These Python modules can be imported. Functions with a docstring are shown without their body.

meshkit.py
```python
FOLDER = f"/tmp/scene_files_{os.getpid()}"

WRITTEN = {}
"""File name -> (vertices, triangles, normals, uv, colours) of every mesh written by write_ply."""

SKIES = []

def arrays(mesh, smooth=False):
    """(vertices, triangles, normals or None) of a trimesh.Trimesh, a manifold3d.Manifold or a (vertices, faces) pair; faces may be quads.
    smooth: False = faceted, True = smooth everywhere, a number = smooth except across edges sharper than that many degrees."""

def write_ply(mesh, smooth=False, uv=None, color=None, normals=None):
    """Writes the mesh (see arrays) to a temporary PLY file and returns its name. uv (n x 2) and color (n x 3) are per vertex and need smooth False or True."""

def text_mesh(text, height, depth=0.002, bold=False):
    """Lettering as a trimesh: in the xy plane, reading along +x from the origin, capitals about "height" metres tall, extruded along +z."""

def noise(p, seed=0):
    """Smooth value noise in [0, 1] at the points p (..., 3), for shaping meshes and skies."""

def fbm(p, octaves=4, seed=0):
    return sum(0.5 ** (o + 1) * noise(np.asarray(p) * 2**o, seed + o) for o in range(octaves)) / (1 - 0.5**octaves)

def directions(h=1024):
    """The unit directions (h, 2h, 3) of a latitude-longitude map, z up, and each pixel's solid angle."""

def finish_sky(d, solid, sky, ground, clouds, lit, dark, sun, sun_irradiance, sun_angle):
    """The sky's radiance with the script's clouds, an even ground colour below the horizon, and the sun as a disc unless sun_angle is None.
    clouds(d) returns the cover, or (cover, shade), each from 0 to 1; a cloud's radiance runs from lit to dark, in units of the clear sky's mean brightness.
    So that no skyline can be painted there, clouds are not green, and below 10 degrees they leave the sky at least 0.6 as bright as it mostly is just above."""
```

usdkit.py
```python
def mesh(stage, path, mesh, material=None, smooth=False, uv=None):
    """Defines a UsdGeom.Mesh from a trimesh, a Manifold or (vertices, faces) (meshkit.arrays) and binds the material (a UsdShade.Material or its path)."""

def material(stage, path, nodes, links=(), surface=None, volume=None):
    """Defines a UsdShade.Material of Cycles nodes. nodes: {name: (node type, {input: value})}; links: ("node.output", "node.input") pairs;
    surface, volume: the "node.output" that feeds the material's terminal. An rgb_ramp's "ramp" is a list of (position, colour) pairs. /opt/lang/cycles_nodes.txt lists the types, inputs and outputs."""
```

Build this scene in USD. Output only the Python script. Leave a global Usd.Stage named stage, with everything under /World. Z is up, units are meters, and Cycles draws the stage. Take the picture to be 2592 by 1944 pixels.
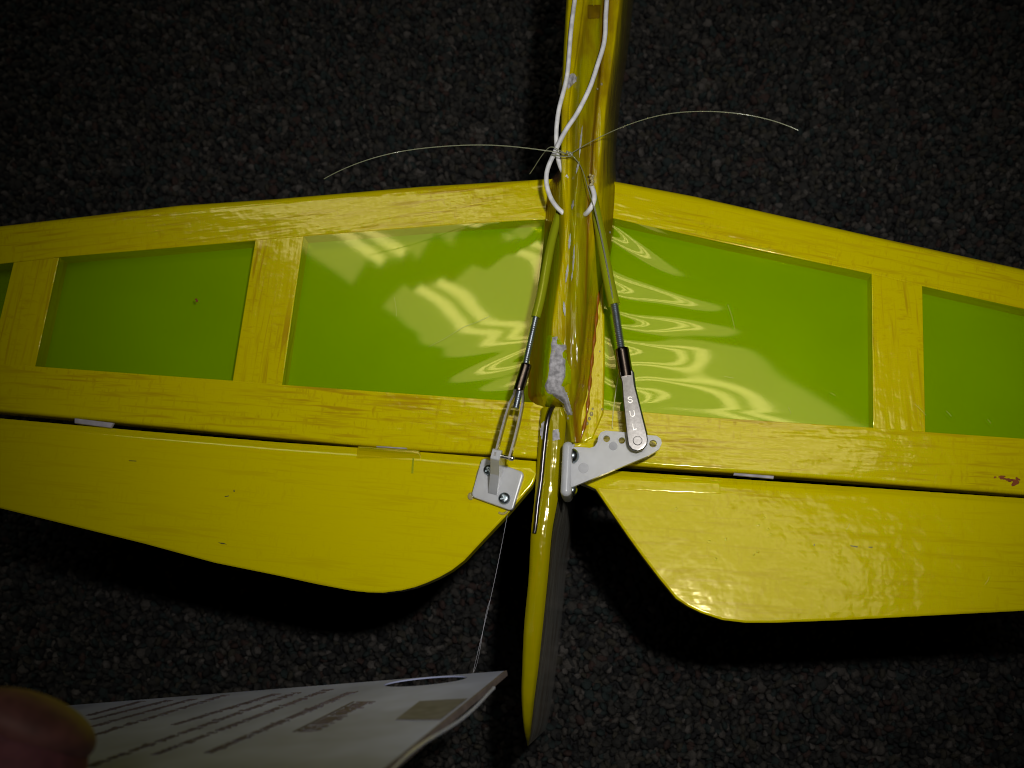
import math, random
import numpy as np, trimesh, manifold3d, usdkit, meshkit
import shapely, shapely.geometry as sg
from scipy.interpolate import CubicSpline, PchipInterpolator
from pxr import Usd, UsdGeom, UsdLux, UsdShade, Gf, Sdf, Vt

stage = Usd.Stage.CreateInMemory()
UsdGeom.SetStageUpAxis(stage, 'Z'); UsdGeom.SetStageMetersPerUnit(stage, 1.0)
W = UsdGeom.Xform.Define(stage, '/World')
rng = np.random.default_rng(7); random.seed(7)

# ---------------------------------------------------------------- camera
F, CX, CY = 2844.0, 1296.0, 972.0          # lens of the photograph in its own pixels
ZS = 0.100                                  # tailplane height over the carpet
NAD = (1540 - CX, 1700 - CY)                # where straight down falls in the picture
k = 1 / math.sqrt((NAD[0] / F) ** 2 + (NAD[1] / F) ** 2 + 1)
rz, uz = -NAD[0] / F * k, NAD[1] / F * k
rx = math.sqrt(1 - rz * rz)
R = np.array([rx, 0, rz]); ux = -uz * rz / rx
U = np.array([ux, math.sqrt(1 - ux * ux - uz * uz), uz]); B = np.cross(R, U); FW = -B
CAM = np.array([0, 0, ZS]) - 0.284 * FW
cam = UsdGeom.Camera.Define(stage, '/World/camera')
M = np.eye(4); M[0, :3], M[1, :3], M[2, :3], M[3, :3] = R, U, B, CAM
cam.AddTransformOp().Set(Gf.Matrix4d(*M.ravel().tolist()))
cam.CreateHorizontalApertureAttr(36.0); cam.CreateVerticalApertureAttr(27.0)
cam.CreateFocalLengthAttr(36.0 * F / 2592); cam.CreateClippingRangeAttr(Gf.Vec2f(0.01, 50))
cam.CreateFStopAttr(24.0); cam.CreateFocusDistanceAttr(0.279)
cam.CreateExposureAttr(0.0)

def ray(px, py):
    return R * ((px - CX) / F) - U * ((py - CY) / F) + FW
def P(px, py, z=0.0):
    """The point z mm above the tailplane that the photograph shows at (px, py)."""
    d = ray(px, py); t = (ZS + z * 1e-3 - CAM[2]) / d[2]
    return CAM + t * d
def D(px, py, depth):
    return CAM + ray(px, py) * depth

# ---------------------------------------------------------------- light
def look_matrix(pos, to):
    z = np.array(pos, float) - np.array(to, float); z /= np.linalg.norm(z)
    x = np.cross([0, 1, 0.3], z); x /= np.linalg.norm(x); y = np.cross(z, x)
    m = np.eye(4); m[0, :3], m[1, :3], m[2, :3], m[3, :3] = x, y, z, pos
    return Gf.Matrix4d(*m.ravel().tolist())
FLASH = CAM + 0.034 * R + 0.042 * U
fl = UsdLux.SphereLight.Define(stage, '/World/camera_flash')
fl.CreateRadiusAttr(0.006); fl.CreateIntensityAttr(1350.0); fl.CreateNormalizeAttr(False)
fl.CreateColorAttr(Gf.Vec3f(1.0, 0.97, 0.95))
fl.AddTransformOp().Set(look_matrix(FLASH, P(1540, 800)))
sh = UsdLux.ShapingAPI.Apply(fl.GetPrim()); sh.CreateShapingConeAngleAttr(33.0); sh.CreateShapingConeSoftnessAttr(1.0)
def ceiling_light(name, x, y, w, h, rot, inten, col=(1.0, 0.72, 0.36), z=2.4):
    l = UsdLux.RectLight.Define(stage, '/World/' + name)
    l.CreateWidthAttr(w); l.CreateHeightAttr(h); l.CreateIntensityAttr(inten); l.CreateColorAttr(Gf.Vec3f(*col))
    l.AddTranslateOp().Set(Gf.Vec3d(x, y, z)); l.AddRotateZOp().Set(rot)
# one louvred fluorescent fixture on the ceiling ahead of the photographer, in two runs, the slanted gap shaped to leave a dark band in the reflections; tubes brighter than the louvre
def fixture():
    al = np.array([0.80, -0.60]); ac = np.array([0.60, 0.80])
    org = np.array([0.198, 0.264])
    k = 0
    for a0, a1, tube_ in ((0, .072, 0), (.072, .096, 1), (.096, .114, 0), (.114, .138, 1), (.138, .21, 0), (.21, .28, 0), (.28, .304, 1), (.304, .322, 0), (.322, .346, 1), (.346, .42, 0)):
        c, wd = (a0 + a1) / 2, a1 - a0
        g0 = -1.0 + 0.70 * c; g1 = g0 + 0.10
        for nm, a, b in (('ceiling_lamp_far', -1.75, g0), ('ceiling_lamp_near', g1, 0.30)):
            m = org + ac * c + al * (a + b) / 2
            ceiling_light(f'{nm}_{k:03d}', m[0], m[1], b - a, wd, math.degrees(math.atan2(al[1], al[0])), TUBE if tube_ else PALE, (1.0, 0.97, 0.90) if tube_ else (1.0, 0.94, 0.76))
        k += 1
PALE, TUBE = 1.35, 5.0
fixture()

# ---------------------------------------------------------------- materials
def mat(name, nodes, links=(), surface='p.BSDF'):
    return usdkit.material(stage, '/World/Looks/' + name, nodes, links, surface=surface)
UsdGeom.Scope.Define(stage, '/World/Looks')
def plain(name, col, rough=0.5, metal=0.0, bump=0.0, scale=400, var=1.0, **kw):
    n = {'p': ('principled_bsdf', dict(base_color=col, roughness=rough, metallic=metal, **kw)),
         'g': ('geometry', {}), 'n': ('noise_texture', {'scale': scale, 'detail': 4}),
         'c': ('rgb_ramp', {'ramp': [(0.3, tuple((1 - 0.28 * var) * x for x in col)), (0.7, tuple(min(1, (1 + 0.2 * var) * x) for x in col))]})}
    l = [('g.position', 'n.vector'), ('n.fac', 'c.fac'), ('c.color', 'p.base_color')]
    if bump:
        n['b'] = ('bump', {'strength': 1.0, 'distance': bump}); l += [('n.fac', 'b.height'), ('b.normal', 'p.normal')]
    return mat(name, n, l)

def balsa(name, angle, c0=(0.63, 0.54, 0.0), c1=(0.44, 0.28, 0.004), rough=0.10, wrinkle=1.0, amount=0.85, streak=0.8, ior=1.65):
    """Yellow film ironed onto balsa: grain streaks and short cross flecks, and the small wrinkles of the film."""
    d = tuple(a + (b - a) * amount for a, b in zip(c0, c1))
    n = {'g': ('geometry', {}),
         'r': ('mapping', {'rotation': (0, 0, math.radians(-angle))}),
         'm1': ('mapping', {'scale': (55, 850, 400)}), 'n1': ('noise_texture', {'scale': 1, 'detail': 3, 'roughness': 0.6, 'distortion': 0.4}),
         'm2': ('mapping', {'scale': (800, 260, 400)}), 'n2': ('noise_texture', {'scale': 1, 'detail': 3, 'roughness': 0.65}),
         'm3': ('mapping', {'scale': (30, 60, 60)}), 'n3': ('noise_texture', {'scale': 1, 'detail': 2}),
         's1': ('rgb_ramp', {'ramp': [(0.50, (0, 0, 0)), (0.64, (1, 1, 1))]}),
         's2': ('rgb_ramp', {'ramp': [(0.52, (0, 0, 0)), (0.72, (0.8, 0.8, 0.8))]}),
         's3': ('rgb_ramp', {'ramp': [(0.35, (0.15, 0.15, 0.15)), (0.65, (1, 1, 1))]}),
         'add': ('math', {'math_type': 'maximum'}), 'mul': ('math', {'math_type': 'multiply'}),
         'c': ('mix_color', {'a': c0, 'b': d}),
         'nb': ('noise_texture', {'scale': 240, 'detail': 2, 'roughness': 0.5}), 'b': ('bump', {'strength': 1.0, 'distance': 0.00009 * wrinkle}),
         'mb': ('mapping', {'scale': (60, 420, 200)}), 'n4': ('noise_texture', {'scale': 1, 'detail': 2}), 'b2': ('bump', {'strength': 1.0, 'distance': 0.00012 * wrinkle * streak}),
         'p': ('principled_bsdf', {'roughness': rough, 'ior': ior, 'specular_tint': (1.0, 0.88, 0.45)})}
    l = [('g.position', 'r.vector'), ('r.vector', 'm1.vector'), ('m1.vector', 'n1.vector'), ('r.vector', 'm2.vector'), ('m2.vector', 'n2.vector'),
         ('r.vector', 'm3.vector'), ('m3.vector', 'n3.vector'), ('n1.fac', 's1.fac'), ('n2.fac', 's2.fac'), ('n3.fac', 's3.fac'),
         ('s1.color', 'add.value1'), ('s2.color', 'add.value2'), ('add.value', 'mul.value1'), ('s3.color', 'mul.value2'), ('mul.value', 'c.fac'),
         ('c.result', 'p.base_color'), ('g.position', 'nb.vector'), ('r.vector', 'mb.vector'), ('mb.vector', 'n4.vector'),
         ('n4.fac', 'b2.height'), ('b2.normal', 'b.normal'), ('nb.fac', 'b.height'), ('b.normal', 'p.normal')]
    return mat(name, n, l)

def film(name, base, tint, mix=0.45, rough=0.03, bump=0.000012):
    n = {'g': ('geometry', {}), 'n': ('noise_texture', {'scale': 55, 'detail': 1}), 'b': ('bump', {'strength': 1.0, 'distance': bump}),
         'n2': ('noise_texture', {'scale': 60, 'detail': 6}), 'c': ('rgb_ramp', {'ramp': [(0.3, tuple(0.93 * x for x in base)), (0.7, base)]}),
         'p': ('principled_bsdf', {'roughness': rough, 'ior': 1.8, 'specular_tint': (1.0, 0.82, 0.28)}), 't': ('transparent_bsdf', {'color': tint}),
         'gl': ('glossy_bsdf', {'color': (1, 0.82, 0.28), 'roughness': rough}), 'fr': ('fresnel', {'IOR': 1.8}),
         'tg': ('mix_closure', {}), 'm': ('mix_closure', {'fac': 1 - mix})}
    l = [('g.position', 'n.vector'), ('n.fac', 'b.height'), ('b.normal', 'p.normal'), ('b.normal', 'gl.normal'), ('g.position', 'n2.vector'), ('n2.fac', 'c.fac'), ('c.color', 'p.base_color'),
         ('fr.fac', 'tg.fac'), ('t.BSDF', 'tg.closure1'), ('gl.BSDF', 'tg.closure2'),
         ('tg.closure', 'm.closure1'), ('p.BSDF', 'm.closure2')]
    return mat(name, n, l, 'm.closure')

M_le_l = balsa('yellow_balsa_left_leading', 5.0)
M_le_r = balsa('yellow_balsa_right_leading', -14.0)
M_te_l = balsa('yellow_balsa_left_trailing', -5.0)
M_te_r = balsa('yellow_balsa_right_trailing', -4.0)
M_rib = balsa('yellow_balsa_rib', 84.0)
M_rib_r = balsa('yellow_balsa_rib_right', 91.0)
M_fil = balsa('yellow_fillet', 87.0, wrinkle=1.6)
M_gluebr = mat('brown_glue', {'p': ('principled_bsdf', {'base_color': (0.30, 0.10, 0.005), 'roughness': 0.12})})
M_el_l = balsa('yellow_balsa_left_elevator', -6.0, amount=0.3, wrinkle=0.6, streak=0.3)
M_el_r = balsa('yellow_balsa_right_elevator', -4.0, amount=0.5, wrinkle=1.3, rough=0.11, streak=0.25, ior=1.5)
M_film = film('yellow_film', (0.27, 0.40, 0.0), (0.90, 0.96, 0.10), 0.75)
M_film_low = film('yellow_film_lower', (0.37, 0.63, 0.0), (0.5, 0.6, 0.02), 0.12, 0.2)
M_tape = film('yellow_film_patch', (0.58, 0.54, 0.0), (0.96, 0.95, 0.4), 0.7, 0.06)

# covering of the tail boom: u runs across (boom shadow painted brown at the left, glue lines and folds, darker right side), v along
def boom_mat(name, stops):
    n = {'uv': ('uvmap', {'attribute': 'st'}), 'sx': ('separate_xyz', {}), 'g': ('geometry', {}),
         'm': ('mapping', {'scale': (420, 26, 200)}), 'n': ('noise_texture', {'scale': 1, 'detail': 4, 'roughness': 0.6}),
         'm2': ('mapping', {'scale': (160, 60, 100)}), 'n2': ('noise_texture', {'scale': 1, 'detail': 4, 'roughness': 0.6}),
         'o': ('math', {'math_type': 'multiply_add', 'value2': 0.2, 'value3': -0.10}), 'a': ('math', {'math_type': 'add'}),
         'c': ('rgb_ramp', {'ramp': stops}),
         'k': ('rgb_ramp', {'ramp': [(0.45, (0, 0, 0)), (0.68, (1, 1, 1))]}), 'x': ('mix_color', {'b': (0.20, 0.10, 0.003)}),
         'h': ('math', {'math_type': 'multiply', 'value2': 0.6}),
         'b': ('bump', {'strength': 1.0, 'distance': 0.0004}),
         'p': ('principled_bsdf', {'roughness': 0.16, 'ior': 1.5})}
    l = [('uv.UV', 'sx.vector'), ('g.position', 'm.vector'), ('m.vector', 'n.vector'), ('g.position', 'm2.vector'), ('m2.vector', 'n2.vector'),
         ('n.fac', 'o.value1'), ('sx.x', 'a.value1'), ('o.value', 'a.value2'), ('a.value', 'c.fac'),
         ('n2.fac', 'k.fac'), ('k.color', 'h.value1'), ('h.value', 'x.fac'), ('c.color', 'x.a'), ('x.result', 'p.base_color'), ('n.fac', 'b.height'), ('b.normal', 'p.normal')]
    return mat(name, n, l)
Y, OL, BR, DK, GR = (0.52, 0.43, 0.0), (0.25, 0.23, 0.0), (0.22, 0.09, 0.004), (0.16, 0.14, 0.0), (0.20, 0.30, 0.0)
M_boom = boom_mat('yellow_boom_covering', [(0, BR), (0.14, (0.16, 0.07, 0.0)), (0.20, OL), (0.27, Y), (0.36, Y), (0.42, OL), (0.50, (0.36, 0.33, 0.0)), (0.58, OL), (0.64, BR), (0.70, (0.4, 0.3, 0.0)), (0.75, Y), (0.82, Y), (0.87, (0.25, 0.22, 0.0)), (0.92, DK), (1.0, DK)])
M_worn = plain('worn_silver', (0.42, 0.42, 0.36), 0.5, bump=0.0001)
M_raw = plain('torn_grey_wood', (0.42, 0.41, 0.42), 0.9, bump=0.0003, scale=900, var=1.6)
M_torn = film('torn_film_rim', (0.42, 0.52, 0.0), (0.8, 0.9, 0.1), 0.15, 0.08, 0.0001)
M_rud = balsa('yellow_rudder_edge', 85.0, c0=(0.30, 0.265, 0.0), amount=0.25, wrinkle=2.2)
M_side = boom_mat('grey_rudder_side', [(0, (0.34, 0.29, 0.06)), (0.12, (0.50, 0.48, 0.38)), (1, (0.55, 0.54, 0.50))])
M_steel = plain('dark_steel', (0.16, 0.15, 0.16), 0.32, 1.0, bump=0.00003, scale=900)
M_zinc = plain('zinc_thread', (0.50, 0.56, 0.62), 0.38, 1.0)
M_clev = plain('nickel_clevis', (0.21, 0.20, 0.19), 0.32, 1.0, bump=0.00001, scale=1200, var=0.5)
M_barrel = plain('dark_nickel_barrel', (0.22, 0.17, 0.14), 0.22, 1.0)
M_bright = plain('bright_emboss', (0.85, 0.8, 0.72), 0.2, 1.0)
M_letter = plain('embossed_letter', (0.62, 0.60, 0.57), 0.25, 1.0)
M_screw = plain('screw_steel', (0.36, 0.42, 0.44), 0.28, 1.0)
M_slot = plain('screw_recess', (0.03, 0.03, 0.035), 0.5, 0.6)
M_nylon = plain('white_nylon', (0.80, 0.83, 0.88), 0.22, bump=0.00002, scale=250, var=0.3, transmission_weight=0.22, subsurface_weight=0.35, subsurface_scale=0.002, subsurface_radius=(1, 1, 1))
M_nylon_mark = plain('nylon_pin_mark', (0.36, 0.37, 0.38), 0.4)
M_wire = plain('white_wire', (0.84, 0.85, 0.87), 0.35)
M_tube = film('green_sleeve', (0.36, 0.42, 0.01), (0.7, 0.85, 0.05), 0.25, 0.15)
M_clear = mat('clear_nylon_line', {'p': ('principled_bsdf', {'base_color': (0.42, 0.44, 0.30), 'roughness': 0.12, 'transmission_weight': 0.5})})
M_thread = plain('fine_thread', (0.40, 0.40, 0.44), 0.3)
M_glue = mat('clear_glue', {'p': ('principled_bsdf', {'base_color': (0.8, 0.75, 0.5), 'roughness': 0.04, 'transmission_weight': 0.75})})
M_hinge = plain('white_hinge', (0.36, 0.34, 0.38), 0.6)
M_card = plain('white_card', (0.40, 0.44, 0.66), 0.5, scale=60)
M_cardedge = plain('brown_card_edge', (0.17, 0.13, 0.12), 0.8)
M_brown = plain('brown_print', (0.15, 0.14, 0.16), 0.6)
M_ink = plain('dark_ink', (0.10, 0.075, 0.08), 0.6)
M_bag = mat('clear_bag_edge', {'p': ('principled_bsdf', {'base_color': (0.85, 0.88, 0.95), 'roughness': 0.08, 'transmission_weight': 0.6})})
M_skin = plain('skin', (0.22, 0.07, 0.085), 0.8, bump=0.00012, scale=500, subsurface_weight=0.2, subsurface_scale=0.003)
M_nail = plain('thumbnail', (0.22, 0.085, 0.075), 0.6)
M_back = plain('carpet_backing', (0.012, 0.012, 0.013), 1.0)
M_stain = plain('red_brown_stain', (0.25, 0.06, 0.004), 0.3)
M_mark = plain('dark_scuff', (0.13, 0.12, 0.01), 0.4)
M_crease = plain('green_crease', (0.34, 0.38, 0.0), 0.2)
M_bubble = plain('yellow_bubble', (0.62, 0.55, 0.0), 0.06)
M_former = plain('brown_former', (0.16, 0.10, 0.002), 0.2)
M_scratch = plain('pale_scratch', (0.62, 0.60, 0.22), 0.25)

# ---------------------------------------------------------------- helpers
used = {}
def path_for(name, parent):
    base = str(parent.GetPath()) if parent else '/World'
    i = used.get((base, name), 0); used[(base, name)] = i + 1
    return f'{base}/{name}' + (f'_{i:03d}' if i else '')
def tag(o, label=None, cat=None, group=None, kind=None):
    p = o.GetPrim() if hasattr(o, 'GetPrim') else o
    for kk, v in (('label', label), ('category', cat), ('group', group), ('kind', kind)):
        if v: p.SetCustomDataByKey(kk, v)
    return p
def thing(name, parent=None, label=None, cat=None):
    return tag(UsdGeom.Xform.Define(stage, path_for(name, parent)), label, cat)
def obj(name, m, material, parent=None, smooth=35, label=None, uv=None):
    if isinstance(m, list): m = trimesh.util.concatenate([to_tm(x) for x in m])
    o = usdkit.mesh(stage, path_for(name, parent), m, material, smooth=smooth, uv=uv)
    return tag(o, label)
def to_tm(m):
    if isinstance(m, tuple):
        f = np.asarray(m[1])
        if f.shape[1] == 4: f = np.vstack([f[:, [0, 1, 2]], f[:, [0, 2, 3]]])
        return trimesh.Trimesh(np.asarray(m[0]), f, process=False)
    if hasattr(m, 'to_mesh'):
        q = m.to_mesh(); return trimesh.Trimesh(q.vert_properties[:, :3], q.tri_verts, process=False)
    return m
def resample(pts, n, closed=False):
    pts = np.asarray(pts, float); s = np.r_[0, np.cumsum(np.linalg.norm(np.diff(pts, axis=0), axis=1))]
    return CubicSpline(s, pts)(np.linspace(0, s[-1], n))
def tube(pts, r, sides=12, cap=True, flat=1.0):
    pts = np.asarray(pts, float); n = len(pts); r = np.broadcast_to(r, n)
    t = np.gradient(pts, axis=0); t /= np.linalg.norm(t, axis=1, keepdims=True)
    a = np.cross(t[0], [0, 0, 1.0]); a = a / np.linalg.norm(a) if np.linalg.norm(a) > 1e-6 else np.array([1.0, 0, 0])
    th = np.arange(sides) / sides * 2 * np.pi; V = []
    for i in range(n):
        a = a - t[i] * (a @ t[i]); a /= np.linalg.norm(a); b = np.cross(t[i], a)
        V.append(pts[i] + r[i] * (np.cos(th)[:, None] * a + flat * np.sin(th)[:, None] * b))
    V = np.vstack(V); Fc = []
    for i in range(n - 1):
        for j in range(sides):
            p, q = i * sides + j, i * sides + (j + 1) % sides
            Fc += [[p, q, q + sides], [p, q + sides, p + sides]]
    if cap:
        V = np.vstack([V, pts[:1], pts[-1:]]); c0, c1 = n * sides, n * sides + 1
        for j in range(sides):
            Fc.append([c0, (j + 1) % sides, j]); Fc.append([c1, (n - 1) * sides + j, (n - 1) * sides + (j + 1) % sides])
    return trimesh.Trimesh(V, Fc, process=False)
def spline_px(pp, n=40):
    """pp: rows (px, py, z mm) -> smooth world curve."""
    return resample([P(*q) for q in pp], n)
def densify(poly, step):
    out = []
    for i in range(len(poly)):
        a, b = np.array(poly[i], float), np.array(poly[(i + 1) % len(poly)], float)
        m = max(1, int(np.linalg.norm(b - a) / step)); out += [a + (b - a) * j / m for j in range(m)]
    return np.array(out)
def slab(poly_px, z0, z1, rings=((0.0, 0.35), (0.12, 0.1), (0.35, 0.0)), wt=None, zfun=None, step=60, dense=True):
    """A plate whose top face at z1 mm is the polygon the photograph shows; rings: (inset mm, drop mm) round the top edge.
    wt(px, py) scales the rounding from place to place."""
    px = densify(poly_px, step) if dense else np.array(poly_px, float)
    xy = np.array([P(a, b, z1)[:2] for a, b in px])
    area = 0.5 * np.sum(xy[:, 0] * np.roll(xy[:, 1], -1) - np.roll(xy[:, 0], -1) * xy[:, 1])
    if area < 0: xy, px = xy[::-1], px[::-1]
    n = len(xy); e = np.roll(xy, -1, 0) - xy; e /= np.linalg.norm(e, axis=1, keepdims=True)
    nin = np.stack([-e[:, 1], e[:, 0]], 1); nv = nin + np.roll(nin, 1, 0); nv /= np.maximum((nv * nv).sum(1, keepdims=True) / 2, 0.35)
    w = np.array([wt(*q) if wt else 1.0 for q in px])[:, None]
    loops = [(xy, np.full(n, z0))]
    for ins, drop in rings:
        loops.append((xy + nv * ins * w * 1e-3, np.full(n, z1) - drop * w[:, 0]))
    V = np.vstack([np.c_[a, ZS + b * 1e-3] for a, b in loops]); Fc = []
    for L in range(len(loops) - 1):
        for i in range(n):
            p, q = L * n + i, L * n + (i + 1) % n
            Fc += [[p, q, q + n], [p, q + n, p + n]]
    tri = earcut(loops[-1][0]); o = (len(loops) - 1) * n
    Fc += (tri + o).tolist(); tri0 = earcut(loops[0][0]); Fc += tri0[:, ::-1].tolist()
    if zfun is not None: V[:, 2] += zfun(V)
    return trimesh.Trimesh(V, Fc, process=False)
def earcut(ring):
    import mapbox_earcut
    t = mapbox_earcut.triangulate_float64(np.asarray(ring, float), np.array([len(ring)], np.uint32)).reshape(-1, 3).astype(int)
    a = ring[t[:, 1]] - ring[t[:, 0]]; b = ring[t[:, 2]] - ring[t[:, 0]]
    flip = a[:, 0] * b[:, 1] - a[:, 1] * b[:, 0] < 0
    t[flip] = t[flip][:, ::-1]; return t
def grid_quad(c, nu, nv, z, disp=None):
    """A sheet through four picture corners (tl, tr, br, bl) at z mm."""
    a, b, c_, d = [P(*q, z) for q in c]
    u, v = np.meshgrid(np.linspace(0, 1, nu), np.linspace(0, 1, nv), indexing='xy')
    u, v = u.ravel()[:, None], v.ravel()[:, None]
    V = (1 - v) * ((1 - u) * a + u * b) + v * ((1 - u) * d + u * c_)
    if disp is not None: V[:, 2] += disp(u[:, 0], v[:, 0], V)
    Fc = []
    for j in range(nv - 1):
        for i in range(nu - 1):
            p = j * nu + i; Fc += [[p, p + nu, p + nu + 1], [p, p + nu + 1, p + 1]]
    return trimesh.Trimesh(V, Fc, process=False)
def disc_px(px, py, r_px, z0, z1, sides=24, dome=0.0):
    c = P(px, py, z1); r = r_px * np.linalg.norm(P(px + 1, py, z1) - c)
    m = trimesh.creation.cylinder(r, (z1 - z0) * 1e-3, sections=sides); m.apply_translation([c[0], c[1], ZS + (z0 + z1) * 0.5e-3])
    return m, c, r

# ---------------------------------------------------------------- carpet
def world_box(lo, hi):
    m = trimesh.creation.box([hi[i] - lo[i] for i in range(3)]); m.apply_translation([(hi[i] + lo[i]) / 2 for i in range(3)]); return m
tag(obj('carpet', world_box((-0.6, -0.55, -0.012), (0.65, 0.7, -0.002)), M_back, smooth=False), 'charcoal flecked carpet floor under the model airplane', 'carpet', kind='structure')
pile_cols = [(0.0365, 0.0363, 0.0339), (0.0439, 0.0425, 0.0388), (0.0554, 0.0516, 0.0457), (0.0302, 0.0394, 0.0379), (0.0744, 0.0679, 0.0605), (0.0512, 0.0353, 0.031), (0.0239, 0.0241, 0.0241), (0.0491, 0.0455, 0.0359), (0.0986, 0.0903, 0.0821)]
pile_p = [0.2, 0.18, 0.14, 0.12, 0.09, 0.05, 0.14, 0.05, 0.03]
pi = UsdGeom.PointInstancer.Define(stage, '/World/carpet_pile')
tag(pi, 'looped pile of dark grey carpet with red teal and tan flecks', 'carpet pile', kind='stuff')
protos = []
for i, c in enumerate(pile_cols):
    m = trimesh.creation.icosphere(1, 1.0); v = m.vertices
    q = meshkit.noise(v * 1.7 + i * 11.3, i)[:, None]
    m.vertices = v * (0.7 + 0.6 * q) * np.array([0.0015, 0.00095, 0.0019])
    mm = plain(f'carpet_yarn_{i}', c, 1.0, bump=0.0005, scale=2200, specular_ior_level=0.0)
    o = usdkit.mesh(stage, f'/World/carpet_pile/tuft_{i:03d}' if i else '/World/carpet_pile/tuft', m, mm, smooth=True)
    protos.append(o.GetPath())
pi.CreatePrototypesRel().SetTargets(protos)
pitch = 0.0017; xs = np.arange(-0.36, 0.40, pitch); ys = np.arange(-0.24, 0.44, pitch)
gx, gy = np.meshgrid(xs, ys); gx = gx + (np.arange(len(ys)) % 2)[:, None] * pitch / 2
pts = np.c_[gx.ravel(), gy.ravel(), np.zeros(gx.size)]
pts += rng.normal(0, 1, pts.shape) * np.array([0.0006, 0.0006, 0.0005]); pts[:, 2] -= 0.0008
pi.CreatePositionsAttr(Vt.Vec3fArray.FromNumpy(pts.astype(np.float32)))
pi.CreateProtoIndicesAttr(Vt.IntArray.FromNumpy(rng.choice(len(pile_cols), len(pts), p=pile_p).astype(np.int32)))
ang = rng.uniform(0, np.pi, len(pts)); ti = rng.normal(0, 0.35, len(pts))
pi.CreateOrientationsAttr(Vt.QuathArray([Gf.Quath(float(math.cos(a / 2)), float(0.5 * t * math.cos(a / 2)), float(0.5 * t * math.sin(a / 2)), float(math.sin(a / 2))) for a, t in zip(ang, ti)]))
sc = rng.uniform(0.75, 1.2, (len(pts), 1)) * np.ones((1, 3))
pi.CreateScalesAttr(Vt.Vec3fArray.FromNumpy(sc.astype(np.float32)))

# ---------------------------------------------------------------- airplane tail
plane = thing('model_airplane', None, 'yellow film covered balsa model airplane tail lying belly up over the carpet', 'model airplane')

def le_wt(side):
    def f(x, y):
        # only the outer (upper) edge is rounded
        line = np.interp(x, [-350, 0, 452, 700, 1062, 1400], [600, 565, 513, 496, 465, 445]) if side == 'l' else np.interp(x, [1500, 1555, 1762, 2226, 2592, 2950], [440, 451, 490, 594, 674, 752])
        return 1.0 if y < line + 8 else 0.12
    return f
LE_RINGS = ((0.0, 2.2), (0.25, 1.35), (0.7, 0.7), (1.3, 0.25), (2.0, 0.0))
TE_RINGS = ((0.0, 1.4), (0.15, 0.7), (0.45, 0.25), (0.9, 0.0))
SQ = ((0.0, 0.25), (0.08, 0.07), (0.25, 0.0))
LEo_l = [(-350, 600), (0, 565), (452, 513), (700, 496), (1062, 465), (1400, 445)]
LEi_l = [(1400, 554), (1170, 567), (770, 598), (646, 609), (160, 650), (0, 668), (-350, 706)]
LEo_r = [(1500, 440), (1555, 451), (1762, 490), (2226, 594), (2592, 674), (2950, 752)]
LEi_r = [(2950, 866), (2592, 782), (2334, 724), (2208, 694), (1798, 607), (1555, 553), (1500, 541)]
TEo_l = [(-350, 895), (0, 921), (90, 927), (588, 963), (723, 974), (1000, 994), (1258, 1012), (1420, 1023)]
TEi_l = [(1420, 1168), (1358, 1160), (1238, 1149), (1016, 1136), (700, 1107), (452, 1083), (0, 1041), (-350, 1008)]
TEo_r = [(1450, 1032), (1520, 1037), (1622, 1042), (1792, 1056), (2208, 1082), (2342, 1093), (2592, 1110), (2950, 1134)]
TEi_r = [(2950, 1281), (2592, 1251), (2044, 1208), (1728, 1187), (1592, 1177), (1450, 1168)]
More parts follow.
